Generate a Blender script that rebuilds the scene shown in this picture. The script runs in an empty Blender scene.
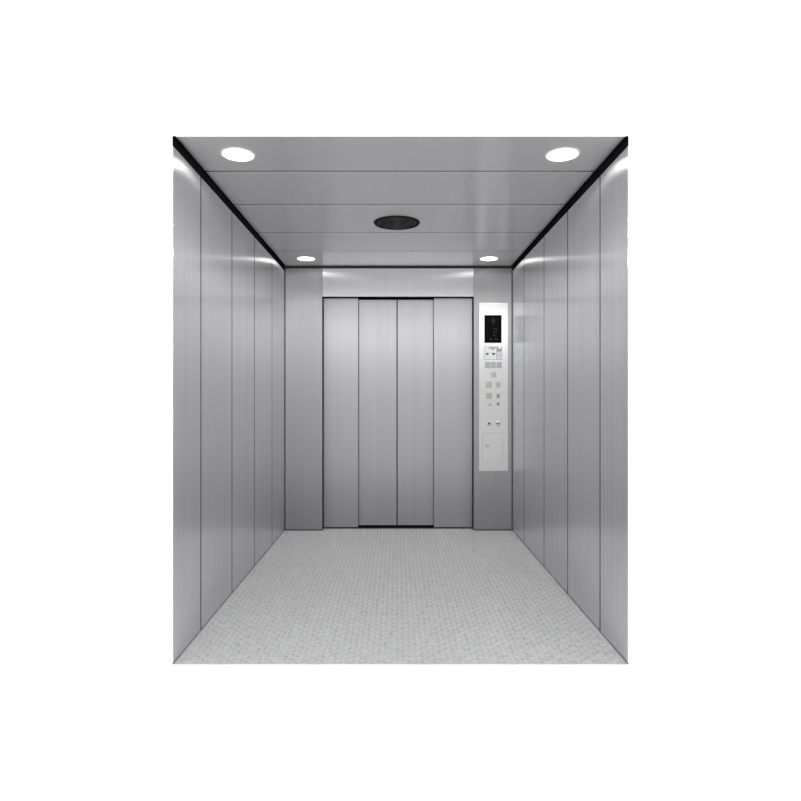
import bpy, bmesh, math, random
from mathutils import Vector, Matrix
random.seed(4)
scn = bpy.context.scene
COL = scn.collection

# ---------------------------------------------------------------- dimensions (metres)
XL, XR = -1.0163, 1.0526          # inner faces of the side walls
Y0, Y1 = 2.729, 5.444             # open front edge, front-wall plane
H = 2.400                         # ceiling underside
CAMZ = 1.2204
K = 0.009074                      # metres on the front-wall plane per photo pixel

# ---------------------------------------------------------------- materials
def new_mat(name):
    m = bpy.data.materials.new(name); m.use_nodes = True
    nt = m.node_tree; b = nt.nodes['Principled BSDF']
    return m, nt, b

def brushed(name, col, rough, aniso, tangent, stretch, metallic=1.0, var=0.05, bump=0.02, freq=1.0):
    """brushed steel: fine grain lines + anisotropic highlight spread across the grain"""
    m, nt, b = new_mat(name); N = nt.nodes; L = nt.links
    b.inputs['Metallic'].default_value = metallic
    b.inputs['Roughness'].default_value = rough
    b.inputs['Anisotropic'].default_value = aniso
    t = N.new('ShaderNodeCombineXYZ')
    for i in range(3): t.inputs[i].default_value = tangent[i]
    L.new(t.outputs[0], b.inputs['Tangent'])
    geo = N.new('ShaderNodeNewGeometry')
    mp = N.new('ShaderNodeMapping'); mp.inputs['Scale'].default_value = [s*freq for s in stretch]
    L.new(geo.outputs['Position'], mp.inputs['Vector'])
    n1 = N.new('ShaderNodeTexNoise'); n1.inputs['Scale'].default_value = 1.0
    n1.inputs['Detail'].default_value = 5; n1.inputs['Roughness'].default_value = .65
    L.new(mp.outputs[0], n1.inputs['Vector'])
    mr = N.new('ShaderNodeMapRange'); mr.inputs['From Min'].default_value = .3; mr.inputs['From Max'].default_value = .7
    mr.inputs['To Min'].default_value = 1-var; mr.inputs['To Max'].default_value = 1+var
    L.new(n1.outputs['Fac'], mr.inputs['Value'])
    mx = N.new('ShaderNodeVectorMath'); mx.operation = 'SCALE'
    mx.inputs[0].default_value = col
    L.new(mr.outputs[0], mx.inputs['Scale'])
    L.new(mx.outputs[0], b.inputs['Base Color'])
    if bump:
        bp = N.new('ShaderNodeBump'); bp.inputs['Strength'].default_value = bump
        bp.inputs['Distance'].default_value = .0005
        L.new(n1.outputs['Fac'], bp.inputs['Height']); L.new(bp.outputs[0], b.inputs['Normal'])
    return m

def plain(name, col, rough=.5, metallic=0.0, emit=0.0, ecol=(1,1,1), spec=.5):
    m, nt, b = new_mat(name); b.inputs['Specular IOR Level'].default_value = spec; N = nt.nodes; L = nt.links
    n = N.new('ShaderNodeTexNoise'); n.inputs['Scale'].default_value = 60
    geo = N.new('ShaderNodeNewGeometry'); L.new(geo.outputs['Position'], n.inputs['Vector'])
    mr = N.new('ShaderNodeMapRange'); mr.inputs['To Min'].default_value = .94; mr.inputs['To Max'].default_value = 1.06
    L.new(n.outputs['Fac'], mr.inputs['Value'])
    mx = N.new('ShaderNodeVectorMath'); mx.operation = 'SCALE'; mx.inputs[0].default_value = col
    L.new(mr.outputs[0], mx.inputs['Scale']); L.new(mx.outputs[0], b.inputs['Base Color'])
    b.inputs['Roughness'].default_value = rough; b.inputs['Metallic'].default_value = metallic
    if emit:
        b.inputs['Emission Color'].default_value = (*ecol, 1); b.inputs['Emission Strength'].default_value = emit
    return m

STEEL = (.735, .735, .745)
M = {}
M['side']    = brushed('brushed steel side panel', STEEL, .30, 1.0, (0,1,0), (1,60,.35), var=.09)
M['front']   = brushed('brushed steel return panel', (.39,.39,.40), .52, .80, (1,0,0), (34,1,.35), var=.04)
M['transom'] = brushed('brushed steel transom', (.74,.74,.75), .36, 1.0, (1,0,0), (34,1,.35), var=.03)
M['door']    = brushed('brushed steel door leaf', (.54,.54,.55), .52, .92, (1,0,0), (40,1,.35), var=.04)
M['ceiling'] = brushed('satin steel ceiling panel', (.84,.84,.85), .30, .95, (0,1,0), (20,.5,1), var=.02, bump=.01)
M['floor']   = brushed('tread plate steel', (.56,.56,.565), .40, 0, (1,0,0), (9,9,9), metallic=.3, var=.06, bump=.05)
M['lug']     = brushed('shade-darkened worn lug steel', (.39,.39,.392), .50, 0, (1,0,0), (30,30,30), metallic=.2, var=.38, bump=.05)  # shade of the lug slopes put into a darker colour; noise adds wear
M['cop']     = brushed('bright brushed operating plate', (.68,.68,.675), .44, .95, (1,0,0), (4,1,60), metallic=.8, var=.015, bump=.01)
M['black']   = plain('black shadow gap paint', (.004,.004,.004), .9, spec=.08)
M['groove']  = plain('dark grey groove', (.04,.04,.042), .7, spec=.2)
M['dark']    = plain('dark metal sill', (.02,.02,.02), .5, .3)
M['outer']   = plain('galvanised outer skin', (.45,.46,.47), .5, .6)
M['lens']    = plain('lit downlight lens', (.9,.9,.9), .4, 0, 8.0, (1,.99,.97))
M['bezel']   = plain('white downlight bezel', (.8,.8,.8), .35)
M['vent']    = plain('black vent plastic', (.006,.006,.006), .6, spec=.15)
M['ring']    = plain('dark grey vent ring', (.025,.025,.024), .5, spec=.4)
M['screen']  = plain('black display glass', (.002,.002,.002), .4, spec=.03)
M['glyph']   = plain('unlit grey display segment', (.014,.014,.014), .6, spec=.1)
M['glyphred']= plain('dim reddish indicator', (.026,.018,.016), .6, spec=.1)
M['label']   = plain('white label film', (.66,.67,.69), .5)
M['blue']    = plain('pale blue print', (.26,.34,.43), .5)
M['slate']   = plain('slate blue print', (.24,.29,.36), .5)
M['lgrey']   = plain('light grey print', (.40,.41,.42), .5)
M['ink']     = plain('black print', (.05,.055,.045), .5)
M['button']  = plain('grey steel button', (.36,.36,.355), .45, .2)
M['buttonw'] = plain('warm grey button', (.46,.435,.42), .45, .1)
M['buttonp'] = plain('pale grey button', (.47,.47,.47), .45, .1)
M['green']   = plain('green grey mark', (.14,.155,.125), .5)
M['key']     = plain('dark key slot', (.10,.10,.10), .4, .3)

# ---------------------------------------------------------------- mesh helpers
def link(name, bm, mats, parent=None, smooth=False):
    me = bpy.data.meshes.new(name); bm.normal_update(); bm.to_mesh(me); bm.free()
    for m in (mats if isinstance(mats, (list, tuple)) else [mats]): me.materials.append(m)
    if smooth:
        for p in me.polygons: p.use_smooth = True
    o = bpy.data.objects.new(name, me); COL.objects.link(o)
    if parent: o.parent = parent
    return o

def box(bm, x0, x1, y0, y1, z0, z1, bev=0.0, mi=0):
    vs = [bm.verts.new(c) for c in ((x0,y0,z0),(x1,y0,z0),(x1,y1,z0),(x0,y1,z0),(x0,y0,z1),(x1,y0,z1),(x1,y1,z1),(x0,y1,z1))]
    fs = [bm.faces.new([vs[i] for i in f]) for f in ((0,3,2,1),(4,5,6,7),(0,1,5,4),(1,2,6,5),(2,3,7,6),(3,0,4,7))]
    for f in fs: f.material_index = mi
    if bev:
        es = list({e for f in fs for e in f.edges})
        r = bmesh.ops.bevel(bm, geom=es, offset=bev, segments=2, affect='EDGES', profile=.5)
        for f in r['faces']: f.material_index = mi
    return vs

def lathe(bm, prof, n=64, axis='Z', mi=0, c=(0,0,0), close=True):
    """prof: list of (r, h); revolved about Z (or about -Y for wall mounted pieces)"""
    rings = []
    for r, h in prof:
        ring = []
        if r < 1e-6:
            p = (0,0,h) if axis == 'Z' else (0,-h,0)
            ring = [bm.verts.new(Vector(p)+Vector(c))]
        else:
            for i in range(n):
                a = 2*math.pi*i/n
                p = (r*math.cos(a), r*math.sin(a), h) if axis == 'Z' else (r*math.cos(a), -h, r*math.sin(a))
                ring.append(bm.verts.new(Vector(p)+Vector(c)))
        rings.append(ring)
    for a, b in zip(rings[:-1], rings[1:]):
        for i in range(n):
            j = (i+1) % n
            q = []
            if len(a) == 1 and len(b) == 1: continue
            if len(a) == 1: q = [a[0], b[j], b[i]]
            elif len(b) == 1: q = [a[i], a[j], b[0]]
            else: q = [a[i], a[j], b[j], b[i]]
            f = bm.faces.new(q); f.material_index = mi; f.smooth = True

def prism(bm, pts, y_front, y_back, mi=0):
    """outline in the XZ plane with real thickness along Y"""
    f = [bm.verts.new((x, y_front, z)) for x, z in pts]
    b = [bm.verts.new((x, y_back, z)) for x, z in pts]
    n = len(pts)
    bm.faces.new(f).material_index = mi
    bm.faces.new(b[::-1]).material_index = mi
    for i in range(n):
        j = (i+1) % n
        bm.faces.new([f[j], f[i], b[i], b[j]]).material_index = mi

def struct(o, label=None):
    o['kind'] = 'structure'
    if label: o['label'] = label
    return o
def empty(name, loc, label, cat, group=None):
    o = bpy.data.objects.new(name, None); COL.objects.link(o); o.location = loc; o.empty_display_size = .1
    o['label'] = label; o['category'] = cat
    if group: o['group'] = group
    return o
def NB(): return bmesh.new()

PT = .003      # panel sheet thickness
BK = .0015     # backing thickness
YB = Y1 + .125 # rear of the entrance

# ---------------------------------------------------------------- side walls
TOPGAP = .043; BOTGAP = .007; SEAM = .014
def side_wall(name, xin, sgn, seams, lab):
    a, b = xin + sgn*PT, xin + sgn*(PT+BK)
    bm = NB(); box(bm, min(a,b), max(a,b), Y0+.004, Y1+.006, -.003, H+.003)
    w = struct(link(name, bm, M['black']), lab)
    ys = [Y0] + seams + [Y1-.006]
    for i in range(len(ys)-1):
        g0 = 0 if i == 0 else SEAM/2
        g1 = SEAM/2 if i < len(ys)-2 else 0
        bm = NB(); box(bm, min(xin,a), max(xin,a), ys[i]+g0, ys[i+1]-g1, BOTGAP, H-TOPGAP)
        bm.normal_update()
        for f in bm.faces:
            if abs(f.normal.y) > .9 and abs(f.calc_center_median().y-Y0) > .01: f.material_index = 1   # dark joint seal on the folded edges
        link('wall_panel', bm, [M['side'], M['groove']], w)
    bm = NB(); c = xin + sgn*(PT+2*BK); box(bm, min(b,c), max(b,c), Y0+.05, Y1+.006, -.003, H+.003)
    link('outer_skin', bm, M['outer'], w)
    return w
side_wall('wall_left', XL, -1, [3.117, 3.706, 4.294, 4.898], 'left car wall of tall brushed steel panels')
side_wall('wall_right', XR, 1, [3.103, 3.690, 4.281, 4.950], 'right car wall of tall brushed steel panels')

# ---------------------------------------------------------------- ceiling
bm = NB(); box(bm, XL-PT, XR+PT, Y0+.004, Y1+.004, H+PT, H+PT+BK)
ceil = struct(link('ceiling', bm, M['black']), 'brushed steel ceiling of crosswise panels')
bm = NB(); box(bm, XL-PT, XR+PT, Y0+.05, Y1+.004, H+PT+BK, H+PT+2*BK); link('outer_skin', bm, M['outer'], ceil)
CG = .012
cs = [Y0, 3.153, 3.700, 4.335, 4.888, Y1-.010]
LIGHTS = [(-.774, 2.931), (.811, 2.931), (-.776, 5.147), (.793, 5.147)]
VENT = (.002, 4.08)
for i in range(5):
    g0 = 0 if i == 0 else .008; g1 = .008 if i < 4 else 0
    bm = NB(); box(bm, XL+CG, XR-CG, cs[i]+g0, cs[i+1]-g1, H, H+PT, .0012)
    link('ceiling_panel', bm, M['ceiling'], ceil)

# ---------------------------------------------------------------- floor: chequer plate with raised lugs
bm = NB()
box(bm, XL-PT, XR+PT, Y0, YB-.02, -.003, 0)
cell = .0290
nx = int((XR-XL-.02)/cell); ny = int((YB-.05-Y0)/cell)
x_off = XL + (XR-XL-nx*cell)/2
LL, LW, LH = .0180, .0053, .0022
for i in range(nx):
    for j in range(ny):
        cx, cy = x_off+(i+.5)*cell, Y0+.008+(j+.5)*cell
        if cy > Y1-.012 and not (-.66 < cx < .69): continue
        a = math.radians(45 if (i+j) % 2 else -45)
        a += random.uniform(-.10, .10); cx += random.uniform(-.0012, .0012); cy += random.uniform(-.0012, .0012)
        ca, sa = math.cos(a), math.sin(a)
        base = [(-LL,0),(-LL*.45,-LW),(LL*.45,-LW),(LL,0),(LL*.45,LW),(-LL*.45,LW)]
        lo = [bm.verts.new((cx+u*ca-v*sa, cy+u*sa+v*ca, 0)) for u, v in base]
        hi = [bm.verts.new((cx+(u*ca-v*sa)*.55, cy+(u*sa+v*ca)*.55, LH)) for u, v in base]
        bm.faces.new(hi).material_index = 1
        for k in range(6):
            l = (k+1) % 6; bm.faces.new([lo[k], lo[l], hi[l], hi[k]]).material_index = 1
floor = struct(link('floor', bm, [M['floor'], M['lug']]), 'steel chequer plate car floor with raised lugs')

# ---------------------------------------------------------------- front (entrance) wall
def px(x): return (x-396.5)*K
def pz(y): return CAMZ + (396.0-y)*K
DX0, DX1 = px(322.4), px(473.6)
DTOP = pz(296.6)
ret_l, ret_r = px(285.2), px(511.8)
bm = NB()
box(bm, XL-PT, DX0-.001, Y1+PT, Y1+PT+BK, -.004, H+.003)
box(bm, DX1+.001, XR+PT, Y1+PT, Y1+PT+BK, -.004, H+.003)
box(bm, DX0-.001, DX1+.001, Y1+PT, Y1+PT+BK, DTOP+.002, H+.003)
wb = struct(link('wall_back', bm, M['groove']), 'entrance wall of brushed steel around the sliding doors')
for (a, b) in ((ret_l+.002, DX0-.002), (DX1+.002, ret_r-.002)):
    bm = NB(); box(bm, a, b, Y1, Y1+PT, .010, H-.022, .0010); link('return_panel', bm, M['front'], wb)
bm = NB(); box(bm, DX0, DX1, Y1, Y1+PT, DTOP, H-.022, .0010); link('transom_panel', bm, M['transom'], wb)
# jambs and door head returning into the entrance
bm = NB()
box(bm, DX0-.006, DX0, Y1+PT+BK, YB, 0.0, DTOP+.008)
box(bm, DX1, DX1+.006, Y1+PT+BK, YB, 0.0, DTOP+.008)
struct(link('trim_1', bm, M['groove']), 'dark jamb reveals of the doorway')
bm = NB(); box(bm, DX0-.006, DX1+.006, Y1+PT+BK, YB, DTOP+.008, DTOP+.014)
box(bm, DX0, DX1, YB-.003, YB, -.004, DTOP+.008)
struct(link('trim_2', bm, M['black']), 'black door head behind the transom')
# sill with running grooves
bm = NB(); box(bm, DX0, DX1, Y1+.080, YB-.003, .0002, .004)
struct(link('trim_3', bm, M['dark']), 'dark sill under the doors')

# door leaves : outer pair in the near track, inner pair behind
DXs = [px(323.0), px(358.2), px(397.1), px(434.0), px(473.0)]
yo, yi = Y1+.083, Y1+.103
def leaf(idx, x0, x1, y, z0, z1, lab):
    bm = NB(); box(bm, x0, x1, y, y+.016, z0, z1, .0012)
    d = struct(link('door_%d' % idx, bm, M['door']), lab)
    if idx in (1, 4):
        e0, e1 = (x1, x1+.0045) if idx == 1 else (x0-.0045, x0)
        bm = NB(); box(bm, e0, e1, y+.001, y+.015, z0, z1); link('edge_seal', bm, M['groove'], d)
s = 1.0155  # the leaves stand behind the wall plane, so edges read slightly wider
mid = px(397.1)*1.018
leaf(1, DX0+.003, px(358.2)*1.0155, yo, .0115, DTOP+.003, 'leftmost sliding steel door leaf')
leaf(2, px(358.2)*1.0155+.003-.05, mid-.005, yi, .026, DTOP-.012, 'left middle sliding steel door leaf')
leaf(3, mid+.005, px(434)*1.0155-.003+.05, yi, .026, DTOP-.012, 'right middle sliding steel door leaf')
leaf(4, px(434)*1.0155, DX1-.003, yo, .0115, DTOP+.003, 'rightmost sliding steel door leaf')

# ---------------------------------------------------------------- downlights
def make_light():
    t = empty('ceiling_downlight', (0,0,H), '', 'downlight', 'round ceiling downlights')
    bm = NB(); lathe(bm, [(.0735,-.0005),(.0735,-.004),(.078,-.0055),(.082,-.003),(.0835,0)], 64)
    link('bezel', bm, M['bezel'], t)
    bm = NB(); lathe(bm, [(.0735,-.0012),(.05,-.0030),(.02,-.0038),(0,-.004)], 64)
    link('lens', bm, M['lens'], t)
    return t
LL_ = ['lit round downlight at near left of the ceiling, above the left wall',
       'lit round downlight at near right of the ceiling, above the right wall',
       'small-looking lit round downlight at far left of ceiling, close to the doors',
       'small-looking lit round downlight at far right of ceiling, above the control panel']
l0 = make_light()
for i, (x, y) in enumerate(LIGHTS):
    if i == 0: o = l0
    else:
        o = l0.copy(); COL.objects.link(o)
        for ch in list(l0.children):
            c = ch.copy(); COL.objects.link(c); c.parent = o
    o.location = (x, y, H); o['label'] = LL_[i]

# ---------------------------------------------------------------- round ceiling vent
v = empty('ceiling_vent', (VENT[0], VENT[1], H), 'round black slotted vent grille in the middle of the steel ceiling', 'vent')
bm = NB(); lathe(bm, [(.140,-.0004),(.140,-.006),(.146,-.009),(.153,-.008),(.157,-.003),(.158,0)], 80)
link('rim', bm, M['vent'], v)
bm = NB(); lathe(bm, [(.140,-.0006),(.03,-.0006),(0,-.0006)], 80); link('back_plate', bm, M['vent'], v)
for r in (.124, .100, .076, .052, .028):
    bm = NB()
    lathe(bm, [(r-.0055,-.001),(r-.0055,-.006),(r,-.0085),(r+.0055,-.006),(r+.0055,-.001)], 72)
    link('grille_ring', bm, M['ring'], v)
bm = NB(); lathe(bm, [(.012,-.001),(.012,-.007),(0,-.009)], 32); link('centre_cap', bm, M['ring'], v)

# ---------------------------------------------------------------- car operating panel
X0, X1, Z0, Z1 = px(479), px(508), pz(471), pz(303)
cop = empty('elevator_control_panel', ((X0+X1)/2, Y1, Z0),
            'tall bright steel control panel with black display and buttons, right of the doors', 'control panel')
T = .009
def cx(x): return px(x)*(Y1-T)/Y1 - (X0+X1)/2
def cz(y): return CAMZ + (396-y)*K*(Y1-T)/Y1 - Z0
def crect(bm, x0, x1, y0, y1, lo, hi, bev=0, mi=0):   # on the plate face, sticking out from lo to hi
    box(bm, cx(x0), cx(x1), -T-hi, -T-lo, cz(y1), cz(y0), bev, mi)
bm = NB(); box(bm, cx(479), cx(508), -T, -.0004, cz(471), cz(303), .002)
link('faceplate', bm, M['cop'], cop)
# display
bm = NB(); crect(bm, 484.4, 501.5, 315.2, 342.9, .0, .0025, .0008)
disp = link('display_screen', bm, M['screen'], cop)
F = -T-.0034; B = -T-.0024
bm = NB()
prism(bm, [(cx(493.4),cz(318.0)),(cx(495.6),cz(321.2)),(cx(494.2),cz(321.2)),(cx(494.2),cz(324.5)),(cx(492.6),cz(324.5)),(cx(492.6),cz(321.2)),(cx(491.2),cz(321.2))], F, B)
link('arrow_symbol', bm, M['glyph'], disp)
bm = NB()
def seg(x0,x1,y0,y1): box(bm, cx(x0), cx(x1), F, B, cz(y1), cz(y0))
seg(493.0,496.6,328.3,329.3); seg(495.7,496.6,329.3,331.6); seg(493.4,496.6,331.6,332.6); seg(493.0,493.9,332.6,335.0); seg(493.0,496.4,335.0,336.0)
link('floor_digit', bm, M['glyph'], disp)
for a, b in ((489.8,492.2),(494.6,497.2)):
    bm = NB(); prism(bm, [(cx(a),cz(340.2)),(cx(a),cz(338.6)),(cx((a+b)/2),cz(338.0)),(cx(b),cz(338.6)),(cx(b),cz(340.2))][::-1], F, B)
    link('indicator_mark', bm, M['glyphred'], disp)
# information label
bm = NB(); crect(bm, 484.2, 502.0, 346.2, 359.8, 0, .0010); lab = link('label_frame', bm, M['lgrey'], cop)
bm = NB(); crect(bm, 484.8, 496.2, 346.8, 359.2, .0009, .0014); link('label_sheet', bm, M['label'], lab)
bm = NB(); crect(bm, 488.8, 495.6, 347.0, 348.7, .0013, .0018)
prism(bm, [(cx(491.0),cz(348.6)),(cx(494.8),cz(348.6)),(cx(493.0),cz(350.4))][::-1], -T-.0018, -T-.0013)
link('blue_emblem', bm, M['blue'], lab)
bm = NB(); crect(bm, 496.6, 501.6, 346.8, 351.2, .0009, .0014); sq = link('slate_square', bm, M['slate'], lab)
bm = NB(); lathe(bm, [(.0150,.0),(.0150,.0006),(0,.0006)], 24, axis='Y', c=(cx(499.6), -T-.0014, cz(348.0))); link('white_disc', bm, M['label'], sq)
bm = NB()
for k in range(5):
    crect(bm, 497.2+k*.9, 497.6+k*.9, 352.0, 355.6, .0009, .0014)
crect(bm, 497.0, 501.2, 356.8, 358.4, .0009, .0014)
link('fine_print', bm, M['label'], lab)
bm = NB()
crect(bm, 485.9, 488.5, 353.0, 354.8, .0013, .0018)
link('printed_mark', bm, M['ink'], lab)
bm = NB()
prism(bm, [(cx(491.4),cz(353.0)),(cx(495.6),cz(353.0)),(cx(494.6),cz(354.4)),(cx(493.9),cz(355.6)),(cx(492.4),cz(354.4))][::-1], -T-.0018, -T-.0013)
link('printed_mark', bm, M['ink'], lab)
# three wide keys
for a, b in ((484.9,490.2),(490.8,495.8),(496.6,501.6)):
    bm = NB(); crect(bm, a, b, 362.0, 368.0, 0, .0030, .0008); k = link('button', bm, M['button'], cop)
    if a == 490.8:
        bm = NB(); crect(bm, 492.4, 494.6, 364.2, 365.8, .0029, .0034); link('button_mark', bm, M['lgrey'], k)
# push buttons
def pb(x, y, w, h, m, mark=None):
    bm = NB(); crect(bm, x-w/2-.5, x+w/2+.5, y-h/2-.5, y+h/2+.5, 0, .0012, .0004); r = link('button_surround', bm, M['cop'], cop)
    bm = NB(); crect(bm, x-w/2, x+w/2, y-h/2, y+h/2, .0011, .0038, .0010); b = link('button', bm, m, cop)
    if mark:
        bm = NB(); mx, my, mw, mh, mm = mark
        crect(bm, mx-mw/2, mx+mw/2, my-mh/2, my+mh/2, .0037, .0042, 0); link('button_mark', bm, mm, b)
pb(493.5,374.6, 5.4,5.4, M['buttonp'], (494.9,375.6,1.6,2.4,M['button']))
pb(488.8,384.6, 5.6,6.0, M['buttonw'], (490.2,384.4,1.4,4.2,M['button']))
pb(498.3,384.6, 4.4,6.0, M['buttonp'], (498.2,384.4,1.8,3.8,M['button']))
pb(488.8,395.8, 6.0,6.2, M['buttonw'], (489.6,396.6,3.0,2.6,M['button']))
pb(498.2,395.9, 4.0,5.4, M['buttonp'], (498.1,396.0,1.7,2.4,M['green']))
# key switches
def keyhole(name, x, y, r, w, h, m):
    bm = NB(); lathe(bm, [(r*K,0),(r*K,.002),(r*K*.7,.0028),(0,.0028)], 28, axis='Y', c=(cx(x), -T, cz(y))); o = link(name, bm, M['cop'], cop)
    bm = NB(); crect(bm, x-w/2, x+w/2, y-h/2, y+h/2, .0027, .0034); link('key_slot', bm, m, o)
keyhole('key_switch', 489.6, 404.0, 2.0, 1.7, 2.6, M['button'])
keyhole('key_switch', 498.1, 403.6, 2.0, 1.4, 2.8, M['key'])
keyhole('call_button', 489.1, 423.3, 2.3, 1.9, 1.9, M['ink'])
bm = NB(); lathe(bm, [(2.6*K,0),(2.6*K,.002),(1.8*K,.0028),(0,.0028)], 28, axis='Y', c=(cx(497.8), -T, cz(423.4))); o = link('call_button', bm, M['cop'], cop)
for a in (496.8, 498.9):
    bm = NB(); crect(bm, a-.8, a+.8, 422.6, 424.2, .0027, .0034); link('button_mark', bm, M['key'], o)
# service cabinet door at the foot of the plate
bm = NB(); crect(bm, 482.8, 502.2, 433.3, 462.0, 0, .0014, .0005); o = link('service_door', bm, M['cop'], cop)
bm = NB()
for q in ((482.3,502.7,432.8,433.3),(482.3,502.7,462.0,462.4),(482.3,482.8,433.3,462.0),(502.2,502.7,433.3,462.0)): crect(bm, *q, 0, .0004)
link('door_joint', bm, M['buttonp'], o)
bm = NB(); crect(bm, 485.0, 489.4, 444.2, 447.0, .0013, .0018, 0); link('finger_pull', bm, M['buttonp'], o)

for x, y in LIGHTS:
    ld = bpy.data.lights.new('downlight_beam', 'SPOT'); ld.energy = 15 if y < 4 else 36
    ld.spot_size = math.radians(112); ld.spot_blend = .7
    ld.shadow_soft_size = .06
    lo = bpy.data.objects.new('downlight_beam', ld); COL.objects.link(lo); lo.location = (x, y, H-.012)
# the car's next pair of downlights, behind the photograph's front edge
for x in (LIGHTS[0][0], LIGHTS[1][0]):
    ld = bpy.data.lights.new('downlight_lamp', 'SPOT'); ld.energy = 62; ld.spot_size = math.radians(179); ld.spot_blend = .05
    ld.shadow_soft_size = .075
    lo = bpy.data.objects.new('downlight_lamp', ld); COL.objects.link(lo); lo.location = (x, .715, H-.01)

# ---------------------------------------------------------------- daylight-white surroundings
w = bpy.data.worlds.new('World'); scn.world = w; w.use_nodes = True
bg = w.node_tree.nodes['Background']
bg.inputs['Color'].default_value = (1,1,1,1); bg.inputs['Strength'].default_value = 1.45

# ---------------------------------------------------------------- camera
cd = bpy.data.cameras.new('Camera'); cam = bpy.data.objects.new('Camera', cd); COL.objects.link(cam)
cam.location = (0,0,CAMZ); cam.rotation_euler = (math.radians(90),0,0)
cd.sensor_width = 36; cd.lens = 36*600/801
cd.shift_x = 4.0/801; cd.shift_y = -4.5/801
cd.clip_start = .05
scn.camera = cam
vs = scn.view_settings
vs.view_transform = 'Standard'; vs.look = 'None'; vs.gamma = 1; vs.exposure = .02
vs.use_curve_mapping = False
